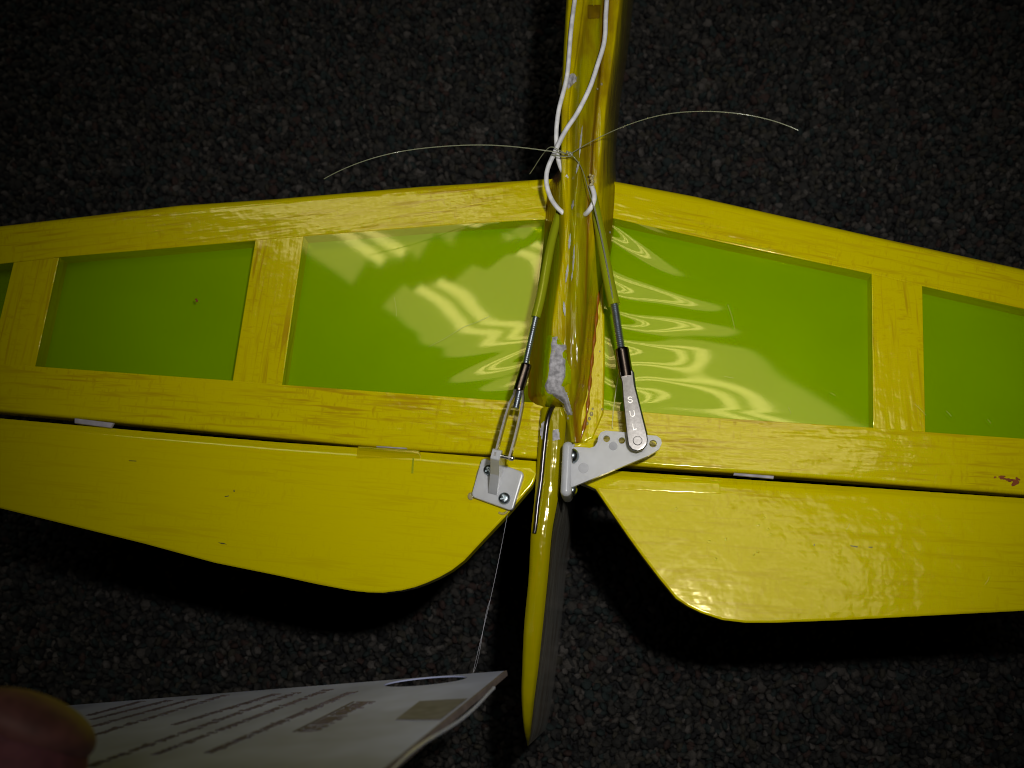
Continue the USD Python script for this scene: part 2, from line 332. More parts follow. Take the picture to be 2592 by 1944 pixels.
def te_wt(side):
    xs_, ys_ = zip(*sorted(TEi_l if side == 'l' else TEi_r))
    return lambda x, y: 1.0 if y > np.interp(x, xs_, ys_) - 8 else 0.15

stab = thing('stabilizer', plane); tag(stab, 'left half of the tailplane with three covered bays')
obj('leading_edge', slab(LEo_l + LEi_l, -5, 0, LE_RINGS, le_wt('l')), M_le_l, stab)
obj('trailing_edge', slab(TEo_l + TEi_l, -5, 0, TE_RINGS, te_wt('l')), M_te_l, stab)
obj('rib', slab([(34, 664), (150, 651), (89, 928), (-28, 921)], -5, -0.01, SQ), M_rib, stab)
obj('rib', slab([(646, 607), (769, 597), (714, 975), (588, 965)], -5, -0.01, SQ), M_rib, stab)
stab2 = thing('stabilizer', plane); tag(stab2, 'right half of the tailplane with swept leading edge')
obj('leading_edge', slab(LEo_r + LEi_r, -5, 0, LE_RINGS, le_wt('r')), M_le_r, stab2)
obj('trailing_edge', slab(TEo_r + TEi_r, -5, 0, TE_RINGS, te_wt('r')), M_te_r, stab2)
obj('rib', slab([(2206, 692), (2335, 723), (2343, 1094), (2210, 1084)], -5, -0.01, SQ), M_rib_r, stab2)

# film over the open bays; tight in the outer bays, puckered by the boom
def ripple_r(u, v, V):
    x, y = V[:, 0], V[:, 1]; o = P(1560, 800); dx = (x - o[0]) * 1e3; dy = (y - o[1]) * 1e3
    amp = np.exp(-np.maximum(dx + 4, 0) / 9.5) * np.clip((dx + 8) / 6, 0, 1)
    ph = 2 * np.pi * (dy + (0.25 + 0.02 * np.clip(dy, -10, 25)) * dx) / 10.5 + 0.9 * np.sin(dy / 6.2 + 0.6) + 0.25 * np.sin(dx / 3.1 + dy / 4)
    edge = np.clip(np.minimum.reduce([u, 1 - u, v, 1 - v]) / 0.06, 0, 1)
    h = 0.25 * amp * (0.8 + 0.3 * np.sin(dy / 3.7 + 1)) * np.sin(ph) - 0.06 * np.sin(np.pi * np.clip(u, 0, 1)) * np.sin(np.pi * np.clip(v, 0, 1))
    return h * 1e-3 * edge
def ripple_l(u, v, V):
    x, y = V[:, 0], V[:, 1]; o = P(1360, 800); dx = (o[0] - x) * 1e3; dy = (y - o[1]) * 1e3
    amp = np.exp(-np.maximum(dx - 4, 0) / 14.0)
    ph = 2 * np.pi * (dy + 0.45 * dx) / 17.0 + 0.7 * np.sin(dx / 9)
    low = 1 / (1 + np.exp((dy + 8) / 2.5))
    edge = np.clip(np.minimum.reduce([u, 1 - u, v, 1 - v]) / 0.06, 0, 1)
    h = (0.02 + 0.07 / (1 + np.exp((dy + 9) / 1.5))) * amp * np.sin(ph) + 0.05 * low * np.exp(-dx / 14) * np.sin(2 * np.pi * (dy + 0.3 * dx) / 6.5) - 0.04 * np.sin(np.pi * u) * np.sin(np.pi * v)
    return h * 1e-3 * edge
def sag(u, v, V): return -0.25e-3 * np.sin(np.pi * u) * np.sin(np.pi * v)
bays = [(stab, [(-345, 700), (38, 658), (-20, 926), (-345, 900)], sag, 20), (stab, [(140, 644), (656, 600), (596, 970), (80, 930)], sag, 24),
        (stab, [(760, 590), (1405, 545), (1400, 1029), (704, 980)], ripple_l, 150),
        (stab2, [(1500, 532), (2216, 688), (2220, 1090), (1490, 1042)], ripple_r, 170), (stab2, [(2325, 716), (2945, 858), (2945, 1140), (2332, 1098)], sag, 24)]
for par, q, fn, n in bays:
    pc = obj('covering_panel', grid_quad(q, n, max(12, int(n * 0.7)), -0.12, fn), M_film, par, smooth=True)
for par, q, fn, n in bays:
    obj('lower_covering_panel', grid_quad(q, 6, 6, -4.9), M_film_low, par, smooth=True)

# elevators
HX = np.array([P(x, y)[:2] for x, y in [(1470, 1182), (1592, 1192), (1728, 1201), (2044, 1222), (2592, 1259), (2950, 1284)]])
EL_T = math.tan(math.radians(3.0))
def lift_r(V): return np.maximum(0, np.interp(V[:, 0], HX[:, 0], HX[:, 1]) - V[:, 1]) * EL_T
def el_z(px, py):
    q = P(px, py); return float(lift_r(q[None])[0]) * 1e3
def mk_el(poly, front, name, material, label, zfun=None):
    fx, fy = zip(*sorted(front))
    def wt(x, y): return 1.0 if y < np.interp(x, fx, fy) + 10 else 0.22
    rings = ((0.0, 1.3), (1.3, 0.25), (1.9, 0.04), (2.6, 0.0))
    o = thing(name, plane); tag(o, label)
    obj('elevator_panel', slab(poly, -4.5, 0, rings, wt, zfun, step=40), material, o)
    return o
fl_ = [(-350, 1026), (0, 1057), (362, 1089), (700, 1117), (906, 1131), (1064, 1142), (1232, 1155), (1365, 1166)]
el_l = mk_el(fl_ + [(1360, 1200), (1349, 1226), (1282, 1304), (1225, 1364), (1175, 1418), (1143, 1443), (1113, 1460), (1080, 1475), (1050, 1486), (1016, 1494), (969, 1500), (930, 1499), (890, 1495), (800, 1478), (700, 1456), (542, 1424), (362, 1375), (0, 1286), (-350, 1195)], fl_, 'elevator', M_el_l, 'left elevator half with rounded inner corner')
fr_ = [(1470, 1182), (1592, 1192), (1728, 1201), (2044, 1222), (2592, 1259), (2950, 1284)]
el_r = mk_el(fr_ + [(2950, 1528), (2592, 1546), (2134, 1570), (1954, 1577), (1886, 1577), (1827, 1570), (1773, 1552), (1740, 1536), (1710, 1516), (1669, 1466), (1628, 1412), (1592, 1362), (1540, 1286), (1508, 1238), (1489, 1229), (1470, 1222)], fr_, 'elevator', M_el_r, 'right elevator half with small dents and creases', lift_r)

# tail boom, lofted through measured sections: (px, z mm) across
def section(y, L):
    return [(x, y, z) for x, z in L]
BS = [
 (-260, [(1462, -25), (1458, 0), (1452, 7), (1460, 8.5), (1494, 8.5), (1502, 7.2), (1520, 7.6), (1537, 7.2), (1549, 8.2), (1566, 9.5), (1592, 9.5), (1602, 7.5), (1622, -6), (1634, -25)]),
 (0,    [(1440, -25), (1437, 0), (1433, 8), (1441, 9.5), (1473, 9.5), (1482, 8.1), (1500, 8.5), (1516, 8.1), (1528, 9.0), (1546, 10.5), (1566, 10.5), (1576, 8.5), (1596, -6), (1604, -25)]),
 (140,  [(1434, -25), (1430, 0), (1425, 9), (1432, 10.8), (1456, 10.8), (1463, 9.4), (1480, 10.2), (1505, 9.6), (1517, 9.8), (1532, 11.6), (1549, 11.6), (1558, 9.5), (1580, -6), (1588, -25)]),
 (280,  [(1426, -25), (1423, 0), (1418, 10), (1424, 12), (1436, 12), (1443, 10.8), (1470, 13.2), (1492, 11.6), (1504, 10.8), (1513, 12.6), (1530, 12.6), (1540, 10), (1560, -6), (1568, -25)]),
 (420,  [(1418, -25), (1417, 0), (1418, 10), (1422, 12.5), (1432, 12.7), (1440, 11.5), (1463, 14.3), (1482, 12.2), (1494, 11.2), (1502, 12.5), (1517, 12.2), (1529, 9.5), (1552, -3), (1558, -25)]),
 (470,  [(1384, -1), (1396, 3), (1414, 9), (1422, 12.5), (1432, 13), (1441, 12), (1459, 14.6), (1478, 12.4), (1490, 11.2), (1500, 12), (1514, 11.5), (1528, 8.5), (1550, 2), (1560, -1)]),  # from here the left flank flares over the stabilizer, carrying the painted boom shadow
 (600,  [(1374, -1), (1388, 3), (1408, 9), (1420, 12.5), (1430, 14), (1442, 14.2), (1452, 13.2), (1468, 12.4), (1485, 11.6), (1492, 10.8), (1506, 9.5), (1524, 5), (1540, 1.5), (1552, -1)]),
 (780,  [(1352, -1), (1366, 3), (1386, 8), (1397, 11), (1406, 13), (1432, 13), (1446, 12), (1462, 11.5), (1478, 10.6), (1488, 8), (1496, 4), (1504, 2.0), (1512, 0.6), (1520, -1.5)]),
 (920,  [(1336, -1), (1350, 2), (1370, 6), (1381, 9), (1390, 11), (1426, 11), (1440, 10.3), (1456, 9.8), (1468, 8.7), (1478, 6), (1486, 3), (1492, 1.2), (1498, 0.2), (1506, -1.5)]),
 (1000, [(1330, -1), (1344, 1), (1360, 4), (1372, 6), (1382, 7.5), (1410, 8), (1428, 7.8), (1444, 7.2), (1458, 6), (1467, 4), (1475, 2), (1483, 0.8), (1490, 0), (1498, -1.5)]),
 (1040, [(1332, -3), (1346, -2.5), (1360, -2), (1374, -1.5), (1384, 0), (1418, 0.5), (1432, 4.5), (1444, 5), (1454, 3.6), (1462, 1.8), (1470, 0.8), (1478, 0.2), (1484, -0.4), (1492, -1.5)]),
 (1120, [(1340, -4), (1350, -3.5), (1362, -3.5), (1374, -3.5), (1384, -3.5), (1420, -3), (1440, 0), (1448, 1.5), (1458, 1.6), (1472, 0.8), (1484, 0.3), (1490, -0.4), (1500, -0.8), (1510, -1.5)]),
]
sy = [b[0] for b in BS]; yy = np.unique(np.r_[np.linspace(-260, 430, 40), np.linspace(430, 1120, 70)])
arr = np.array([[q for q in b[1]] for b in BS], float)                      # station, point, (x, z)
X = PchipInterpolator(sy, arr[:, :, 0], axis=0)(yy); Z = PchipInterpolator(sy, arr[:, :, 1], axis=0)(yy)
t0 = np.linspace(0, 1, arr.shape[1]); t1 = np.linspace(0, 1, 66)
X = PchipInterpolator(t0, X, axis=1)(t1); Z = PchipInterpolator(t0, Z, axis=1)(t1)
V = np.array([[P(X[i, j], yy[i], Z[i, j]) for j in range(66)] for i in range(len(yy))])
nz = meshkit.fbm(np.stack([X / 9, np.repeat(yy[:, None], 66, 1) / 90, X * 0], -1), 3, 5) - 0.5
V[:, :, 2] += nz * 0.0012 * np.sin(np.pi * t1)[None, :]
Fc = []
for i in range(len(yy) - 1):
    for j in range(65):
        p = i * 66 + j; Fc += [[p, p + 66, p + 67], [p, p + 67, p + 1]]
uvb = np.stack([np.repeat(t1[None, :], len(yy), 0), np.repeat(np.linspace(0, 1, len(yy))[:, None], 66, 1)], -1).reshape(-1, 2)
boom = thing('tail_boom', plane)
Vb = V.reshape(-1, 3)
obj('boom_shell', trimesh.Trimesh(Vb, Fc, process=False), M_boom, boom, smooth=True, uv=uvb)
def boom_z(px, py):
    """Height in mm of the boom covering at a picture point."""
    i = int(np.clip(np.searchsorted(yy, py) - 1, 0, len(yy) - 2)); f = float(np.clip((py - yy[i]) / (yy[i + 1] - yy[i]), 0, 1))
    return float((1 - f) * np.interp(px, X[i], Z[i]) + f * np.interp(px, X[i + 1], Z[i + 1]))

# sheeting beside the boom at the tail, and the lifted film edge on it
obj('fillet_strip', slab([(1508, 640), (1524, 690), (1530, 800), (1531, 920), (1528, 1045), (1500, 1110), (1462, 1128), (1455, 1060), (1470, 900), (1490, 780)], -0.6, 0.5, ((0, 0.3), (0.2, 0.08), (0.5, 0)), step=20), M_fil, boom, smooth=40)
obj('film_edge', tube(spline_px([(1568, 930, 0.3), (1562, 970, 0.5), (1556, 1010, 0.4), (1550, 1085, 0.4)], 20), 0.00012, 6), M_scratch, boom)
obj('glue_line', tube(spline_px([(1516, 690, 0.9), (1512, 780, 1.0), (1502, 880, 0.9), (1494, 960, 0.9), (1486, 1040, 0.8), (1470, 1110, 0.8)], 30), 0.00035 + 0.0002 * np.sin(np.arange(30) * 1.7), 8), M_gluebr, boom, smooth=60, label='brown line of old glue beside the boom')
# worn streaks on the boom's ridge
for (x0, y0, x1, y1, w) in [(1474, 318, 1466, 400, 5), (1466, 408, 1458, 440, 5), (1452, 505, 1448, 530, 6), (1444, 590, 1440, 632, 6), (1454, 618, 1450, 690, 4), (1438, 668, 1432, 716, 6), (1449, 688, 1446, 712, 4), (1427, 762, 1430, 800, 6)]:
    n = 14; c = [(x0 + (x1 - x0) * s, y0 + (y1 - y0) * s) for s in np.linspace(0, 1, n)]
    Vs, Fs = [], []
    for i, (cx, cy) in enumerate(c):
        ww = w * math.sin(math.pi * (i + 0.5) / n) * (0.7 + 0.6 * rng.random())
        for sgn in (-0.5, 0, 0.5):
            Vs.append(P(cx + sgn * ww, cy, boom_z(cx + sgn * ww, cy) + 0.45))
    for i in range(n - 1):
        for j in range(2):
            p = i * 3 + j; Fs += [[p, p + 3, p + 4], [p, p + 4, p + 1]]
    obj('worn_streak', trimesh.Trimesh(Vs, Fs, process=False), M_worn, boom, smooth=True)

# torn patch: bare rough wood with a rim of torn film
def blob_patch(poly, lift, rough, seed, name, material, z_of, edge_drop=0.6, nn=46):
    pg = sg.Polygon(poly); x0, y0, x1, y1 = pg.bounds; st = max(x1 - x0, y1 - y0) / nn
    gx_, gy_ = np.meshgrid(np.arange(x0, x1 + st, st), np.arange(y0, y1 + st, st)); n1, n0 = gx_.shape
    inside = shapely.contains_xy(pg.buffer(st * 0.5), gx_.ravel(), gy_.ravel()); dist = np.array([pg.exterior.distance(sg.Point(a, b)) for a, b in zip(gx_.ravel(), gy_.ravel())])
    ga, gb = gx_.ravel() * 0.96 + gy_.ravel() * 0.27 + 3.3, gy_.ravel() * 0.96 - gx_.ravel() * 0.27
    h = lift * np.clip(dist / 9.0, 0.0, 1) ** 0.6 + rough * (meshkit.fbm(np.c_[ga / 6.1, gb / 21.7, np.full(gx_.size, 0.37)], 3, seed) - 0.5) * 2
    Vp = np.array([P(a, b, z_of(a, b) + hh) for a, b, hh in zip(gx_.ravel(), gy_.ravel(), h)])
    Ff = []
    for j in range(n1 - 1):
        for i in range(n0 - 1):
            q = [j * n0 + i, (j + 1) * n0 + i, (j + 1) * n0 + i + 1, j * n0 + i + 1]
            if inside[q].sum() >= 3:
                Ff += [[q[0], q[1], q[2]], [q[0], q[2], q[3]]]
    return trimesh.Trimesh(Vp, Ff, process=True)
raw = [(1396, 852), (1410, 852), (1416, 869), (1434, 874), (1430, 896), (1437, 932), (1437, 954), (1427, 977), (1434, 993), (1441, 1015), (1450, 1051), (1437, 1051), (1425, 1019), (1416, 1010), (1398, 1004), (1380, 997), (1376, 979), (1381, 952), (1387, 907), (1390, 870)]
rim = [(1385, 852), (1392, 848), (1412, 855), (1422, 868), (1432, 880), (1436, 915), (1446, 940), (1446, 972), (1436, 975), (1405, 1004), (1400, 1012), (1392, 1030), (1378, 1030), (1373, 1005), (1370, 990), (1376, 950), (1374, 940), (1379, 890)]
obj('torn_film', blob_patch(rim, 0.8, 0.35, 3, '', None, boom_z, nn=70), M_torn, boom, smooth=True, label='jagged rim of torn yellow film')
obj('bare_wood', blob_patch(raw, 1.1, 0.32, 9, '', None, boom_z, nn=90), M_raw, boom, smooth=True, label='rough grey bare wood where the covering is torn')
obj('glue_residue', blob_patch([(1438, 188), (1452, 186), (1460, 196), (1458, 206), (1446, 216), (1436, 226), (1432, 205)], 0.3, 0.25, 8, '', None, boom_z, nn=24), M_raw, boom, smooth=True, label='white glue residue beside the antenna wire')
obj('former', blob_patch([(1484, 12), (1524, 12), (1522, 46), (1487, 46)], 0.12, 0.02, 5, '', None, boom_z, nn=16), M_former, boom, smooth=True, label='dark brown former under the covering')
obj('glue_line', tube(spline_px([(1424, 195, boom_z(1424, 195)), (1419, 215, boom_z(1419, 215)), (1416, 240, boom_z(1419, 240) - 1)], 14), 0.0004, 8), M_glue, boom, smooth=True)
for (x, y, r) in [(1497, 1048, 5), (1492, 1060, 4), (1486, 1072, 4), (1500, 1035, 3), (1487, 1042, 3), (1438, 1058, 3), (1524, 1036, 3), (1518, 890, 2.5), (1523, 213, 3.2), (1512, 225, 2.2), (1430, 222, 3), (1544, 588, 2.6)]:
    c = P(x, y, max(boom_z(x, y), 0.2) + 0.2); m = trimesh.creation.icosphere(2, r * 1e-4); m.vertices = m.vertices * [1, 1.3, 0.7] + c
    obj('glue_drop', m, M_glue, boom, smooth=True)

# ---------------------------------------------------------------- rudder
rud = thing('rudder', plane); tag(rud, 'rudder seen edge on below the tailplane')
ry = np.array([1030, 1060, 1150, 1250, 1350, 1451, 1597, 1700, 1752, 1830, 1868, 1888.0])
rl = np.array([1370, 1366.5, 1360, 1353, 1343, 1338, 1325, 1320.5, 1319, 1323, 1329, 1334.0])
rr = np.array([1432, 1432, 1424, 1413, 1396, 1387, 1372, 1361, 1354, 1345, 1341, 1337.0])
rzt = np.array([3.5, 3.5, 3, 2.5, 2, 1, -1, -3, -4, -8, -14, -22.0])
ny = 60; qy = np.linspace(1030, 1888, ny)
L_, R_, T_ = [PchipInterpolator(ry, a)(qy) for a in (rl, rr, rzt)]
rows = []; bot = 1.5e-3
for i in range(ny):
    a, b = P(L_[i], qy[i], T_[i]), P(R_[i], qy[i], T_[i]); w = b - a
    rows.append([a + np.array([0, 0, -1e-3]) * 1.2, a + w * 0.10 + [0, 0, -0.35e-3], a + w * 0.26, a + w * 0.5 + [0, 0, 0.12e-3], a + w * 0.74, a + w * 0.90 + [0, 0, -0.35e-3], b + np.array([0, 0, -1e-3]) * 1.2])
rows = np.array(rows)
def loft(rows):
    n, m_ = rows.shape[:2]; Fq = []
    for i in range(n - 1):
        for j in range(m_ - 1):
            p = i * m_ + j; Fq += [[p, p + m_, p + m_ + 1], [p, p + m_ + 1, p + 1]]
    return trimesh.Trimesh(rows.reshape(-1, 3), Fq, process=False)
nzr = (meshkit.fbm(rows * 900, 3, 2) - 0.5) * 0.0004; rows[:, 1:6, 2] += nzr[:, 1:6]
obj('rudder_edge', loft(rows), M_rud, rud, smooth=True, label='bright yellow near edge of the rudder')
for sidx, nm in ((6, 'rudder_side'), (0, 'rudder_side')):
    top = rows[:, sidx]; levels = []
    for s in np.linspace(0, 1, 14):
        z = top[:, 2] * (1 - s) + bot * s
        levels.append(np.c_[top[:, 0], top[:, 1], z])
    levels = np.array(levels).transpose(1, 0, 2)
    if sidx == 0: levels = levels[:, ::-1]
    n, m_ = levels.shape[:2]
    uvs = np.stack([np.repeat(np.linspace(0, 1, m_)[None], n, 0), np.repeat(np.linspace(0, 1, n)[:, None], m_, 1)], -1).reshape(-1, 2)
    obj(nm, loft(levels), M_side, rud, smooth=True, uv=uvs, label='dull grey streaked side of the rudder' if sidx else None)
wz = lambda y: float(np.interp(y, ry, rzt))
wp = [(1399, 1028, 6.5), (1389, 1052, 5), (1380, 1110, 4.2), (1375, 1158, 3.8), (1370, 1213, 3.5), (1361, 1280, 3.2), (1357, 1321, 3.0), (1353, 1349, 2.6)]
obj('skid_wire', tube(spline_px(wp, 40), np.linspace(0.00066, 0.00048, 40), 14), M_steel, rud, smooth=50, label='dark steel wire along the rudder edge')
obj('bare_wood', blob_patch([(1399, 1088), (1414, 1086), (1417, 1112), (1400, 1116)], 0.15, 0.12, 4, '', None, lambda a, b: wz(b) + 0.15, nn=16), M_raw, rud, smooth=True, label='small grey worn spot on the rudder edge')
obj('bare_wood', blob_patch([(1372, 1070), (1381, 1066), (1382, 1100), (1370, 1112), (1367, 1092)], 0.2, 0.15, 6, '', None, lambda a, b: wz(b) + 0.1, nn=16), M_raw, rud, smooth=True, label='small grey worn spot beside the skid wire')

# ---------------------------------------------------------------- control horn on the left elevator
def rounded(poly, r):
    g = sg.Polygon(poly).buffer(-r).buffer(r, 8); return list(g.exterior.coords)[:-1]
HR = ((0.0, 0.3), (0.1, 0.1), (0.3, 0.0))
def pan_screw(px, py, r_px, z, parent, rot=20):
    c = P(px, py, z); r = r_px * np.linalg.norm(P(px + 1, py, z) - c)
    prof = [(0, 0), (r, 0), (r, 0.35 * r), (0.86 * r, 0.62 * r), (0.55 * r, 0.78 * r), (0, 0.82 * r)]
    m = trimesh.creation.revolve(np.array(prof), sections=28); m.apply_translation(c)
    s = thing('screw', parent)
    return m, c, r
def place_screw(px, py, r_px, z, parent, rot=20):
    c = P(px, py, z); r = r_px * np.linalg.norm(P(px + 1, py, z) - c)
    body = manifold3d.Manifold.revolve(manifold3d.CrossSection([[(0, 0), (r, 0), (r, 0.3 * r), (0.88 * r, 0.6 * r), (0.6 * r, 0.76 * r), (0, 0.82 * r)]]), 32)
    for a in (0, 90):
        body -= manifold3d.Manifold.cube([1.25 * r, 0.22 * r, r], True).translate([0, 0, 0.98 * r]).rotate([0, 0, rot + a])
    body -= manifold3d.Manifold.sphere(0.36 * r, 12).translate([0, 0, 0.86 * r])
    m = to_tm(body); m.apply_translation(c)
    obj('screw', m, M_screw, parent, smooth=30)
h1 = thing('control_horn', plane); tag(h1, 'white nylon horn screwed to the left elevator')
base = rounded([(1220, 1157), (1328, 1196), (1297, 1294), (1192, 1256)], 11)
obj('horn_base', slab(base, 0.05, 1.9, HR, dense=False), M_nylon, h1)
# blade: plate standing on the base, reaching out over the hinge line
bA, bB = P(1246, 1254, 1.9), P(1267, 1176, 1.9); bd = (bB - bA) / np.linalg.norm(bB - bA); bn = np.array([bd[1], -bd[0], 0])
Lb = np.linalg.norm(bB - bA) * 1e3
prof = rounded([(-0.2, -0.3), (Lb, -0.3), (Lb + 1.0, 4.0), (Lb + 0.6, 9.2), (Lb + 1.8, 10.6), (Lb + 1.4, 12.3), (Lb - 0.9, 12.0), (Lb * 0.55, 5.5)], 0.5)
def plate(prof, org, dx, dz, dn, th):
    g = sg.Polygon(prof); m = trimesh.creation.extrude_polygon(g, th, engine='earcut'); v = m.vertices.copy(); v[:, 2] -= th / 2
    m.vertices = org + v[:, :1] * 1e-3 * dx + v[:, 1:2] * 1e-3 * dz + v[:, 2:] * 1e-3 * dn
    m.fix_normals(); return m
obj('horn_blade', plate(prof, bA, bd, np.array([0, 0, 1.0]), bn, 2.2), M_nylon, h1, smooth=30)
place_screw(1237, 1190, 13.2, 1.9, h1, 35); place_screw(1277, 1262, 15.2, 1.9, h1, 15)
c = P(1192, 1256, 0.15); m = trimesh.creation.icosphere(3, 0.0006); m.vertices = m.vertices * [1.4, 1.6, 0.55] + c
obj('glue_drop', m, M_glue, h1, smooth=True)
for (pp, r) in [([(1222, 1172, .1), (1212, 1188, .1), (1205, 1210, .1)], .00018), ([(1262, 1297, .1), (1275, 1300, .1), (1285, 1293, .1)], .0003)]:
    obj('glue_bead', tube(spline_px(pp, 12), r, 8), M_glue, h1, smooth=True)

# ---------------------------------------------------------------- horn on the rudder
h2 = thing('control_horn', plane); tag(h2, 'white nylon triangular horn with row of holes on the rudder')
ZH = 9.0
hp = [(1446, 1131), (1470, 1131.5), (1493, 1134), (1505, 1130), (1513, 1117), (1514, 1106), (1521, 1094), (1533, 1090), (1570, 1093), (1640, 1101), (1662, 1103), (1673, 1111), (1675, 1122), (1668, 1137), (1650, 1148), (1640, 1154), (1445, 1234)]
hw = np.array([P(x, y, ZH)[:2] for x, y in hp])
g = sg.Polygon(hw).buffer(0.0003, 6).buffer(-0.0006, 6).buffer(0.0003, 6)
for x, y, r in [(1535.6, 1110.7, 8.6), (1574, 1115, 8.2), (1614, 1117, 8), (1653, 1123, 9.6)]:
    c = P(x, y, ZH); g = g.difference(sg.Point(c[0], c[1]).buffer(r * 0.95e-4, 12))
g = sg.polygon.orient(g)
cs = manifold3d.CrossSection([list(g.exterior.coords)[:-1]] + [list(i.coords)[:-1] for i in g.interiors])
hm = to_tm(manifold3d.Manifold.extrude(cs, 0.0016)); hm.apply_translation([0, 0, ZS + ZH * 1e-3 - 0.0016])
obj('horn_blade', hm, M_nylon, h2, smooth=30)
for x, y, r in [(1552, 1129, 11), (1477, 1184.6, 13.5)]:
    m, c, rr_ = disc_px(x, y, r, ZH - 0.2, ZH + 0.06); obj('moulding_mark', m, M_nylon_mark, h2)
a, b = P(1438, 1132, 8.0), P(1433, 1243, 8.0)
pts_b = [a, b, a + [0, 0, -0.009], b + [0, 0, -0.009]]
hull = manifold3d.Manifold.batch_hull([manifold3d.Manifold.sphere(0.00135, 20).translate(list(map(float, q))) for q in pts_b])
obj('horn_base', to_tm(hull), M_nylon, h2, smooth=40)
obj('horn_rib', tube([P(1449, 1128, 8.2), P(1452, 1131, 8.2)], 0.0006, 8), M_nylon, h2)
# pan head of the screw through the base, seen from its side
c = P(1450, 1154, 9.6); body = manifold3d.Manifold.sphere(0.0018, 28).scale([0.85, 1, 1]) ^ manifold3d.Manifold.cube([0.004, 0.006, 0.006], True).translate([0.002, 0, 0])
m = to_tm(body); m.apply_translation(c); obj('screw', m, M_screw, h2, smooth=40)
c = P(1449, 1241, 6.5); m = to_tm(body); m.apply_scale(0.8); m.apply_translation(c); obj('screw', m, M_screw, h2, smooth=40)

# ---------------------------------------------------------------- pushrods
def threaded(a, b, r, turns):
    a, b = np.array(a), np.array(b); n = turns * 6 + 1; s = np.linspace(0, 1, n)
    rad = r * (1 - 0.16 * (0.5 + 0.5 * np.cos(2 * np.pi * s * turns)))
    return tube(a + (b - a) * s[:, None], rad, 14)
pr = thing('pushrod', plane); tag(pr, 'elevator pushrod at the left with clevis seen edge on')
sl = [(1430, 470, 6), (1414, 545, 9.5), (1399, 600, 11), (1381, 690, 11.8), (1356, 803, 11.5)]
obj('sleeve', tube(spline_px(sl, 30), np.linspace(0.0010, 0.00118, 30), 16), M_tube, pr, smooth=40)
obj('threaded_rod', threaded(P(1358, 795, 11.5), P(1305.5, 1034, 12), 0.00078, 44), M_zinc, pr, smooth=40)
ba, bb = P(1333, 922, 11.8), P(1312, 990, 12)
s = np.linspace(0, 1, 24); obj('clevis_barrel', tube(ba + (bb - ba) * s[:, None], 0.00132 * np.where((s < .04) | (s > .96), 0.93, 1), 20), M_barrel, pr, smooth=40)
def strip(path_px, w_px, zt, zb, name, parent, material):
    """A thin bent metal arm standing on edge: its edge follows the picture path."""
    top = np.array([P(x, y, z) for x, y, z in zt(path_px)]); n = len(top)
    t = np.gradient(top, axis=0); t /= np.linalg.norm(t, axis=1, keepdims=True); side = np.cross(t, [0, 0, 1.0]); side /= np.linalg.norm(side, axis=1, keepdims=True)
    hwid = w_px * 0.5e-4; low = np.array([0, 0, -1e-3]) * zb
    ring = np.stack([top - side * hwid, top + side * hwid, top + side * hwid + low, top - side * hwid + low], 1).reshape(-1, 3); Fq = []
    for i in range(n - 1):
        for j in range(4):
            p, q = i * 4 + j, i * 4 + (j + 1) % 4; Fq += [[p, q, q + 4], [p, q + 4, p + 4]]
    Fq += [[0, 2, 1], [0, 3, 2], [4 * n - 4, 4 * n - 3, 4 * n - 2], [4 * n - 4, 4 * n - 2, 4 * n - 1]]
    m = trimesh.Trimesh(ring, Fq, process=False); m.fix_normals(); obj(name, m, material, parent, smooth=False)
for pth in ([(1303, 986), (1300, 1000), (1290, 1018), (1278, 1056), (1265, 1104), (1252, 1153)], [(1322, 988), (1323, 1000), (1322, 1020), (1314, 1060), (1303, 1106), (1288, 1160)]):
    yq = [q[1] for q in pth]
    strip(pth, 5.0, lambda pp: [(x, y, float(np.interp(y, [986, 1010, 1160], [13.0, 13.4, 14.2]))) for x, y in pp], 3.2, 'clevis_arm', pr, M_clev)
ca, cb = P(1250, 1150, 12.6), P(1296, 1160, 12.6)
obj('clevis_pin', [tube([ca, cb], 0.0005, 10), to_tm(manifold3d.Manifold.sphere(0.00065, 16).translate(list(map(float, cb))))], M_bright, pr, smooth=40)

pr2 = thing('pushrod', plane); tag(pr2, 'rudder pushrod at the right with flat lettered clevis')
sl = [(1494, 440, 8.5), (1506, 520, 11.5), (1516, 570, 12.3), (1530, 650, 12.4), (1555, 772, 12)]
obj('sleeve', tube(spline_px(sl, 30), np.linspace(0.0010, 0.00148, 30), 18), M_tube, pr2, smooth=40)
obj('inner_wire', tube(spline_px([(1499, 500, 14.2), (1513, 560, 14.4), (1533, 655, 14.0), (1552, 762, 13.2)], 20), 0.00022, 8), M_clear, pr2, smooth=40)
obj('threaded_rod', threaded(P(1555, 768, 12), P(1574, 892, 11.6), 0.00102, 24), M_zinc, pr2, smooth=40)
ZC = 12.0
ba, bb = P(1574, 883, 11.6), P(1585.5, 955, 11.6); s = np.linspace(0, 1, 24)
obj('clevis_barrel', tube(ba + (bb - ba) * s[:, None], 0.0017 * np.where(s < .04, 0.93, 1), 22), M_barrel, pr2, smooth=40)
armp = [(1567, 940), (1602, 936), (1605, 960), (1607.5, 978), (1623, 1040), (1637, 1096), (1640, 1112), (1638, 1125), (1629, 1137), (1614, 1142), (1600, 1138), (1591, 1128), (1588, 1115), (1584, 1080), (1577, 1010), (1574, 968)]
obj('clevis_arm', slab(armp, ZC - 0.1, ZC + 0.75, ((0, .25), (.1, .08), (.25, 0)), dense=False), M_clev, pr2)
obj('clevis_arm', slab([(x + 3, y + 4) for x, y in armp], ZC - 5.2, ZC - 4.5, dense=False), M_clev, pr2)
m, c, r_ = disc_px(1614, 1115, 10.5, ZC + 0.5, ZC + 1.05); rg = trimesh.creation.torus(r_, r_ * 0.14, 28, 8); rg.apply_translation(c + [0, 0, -0.00015])
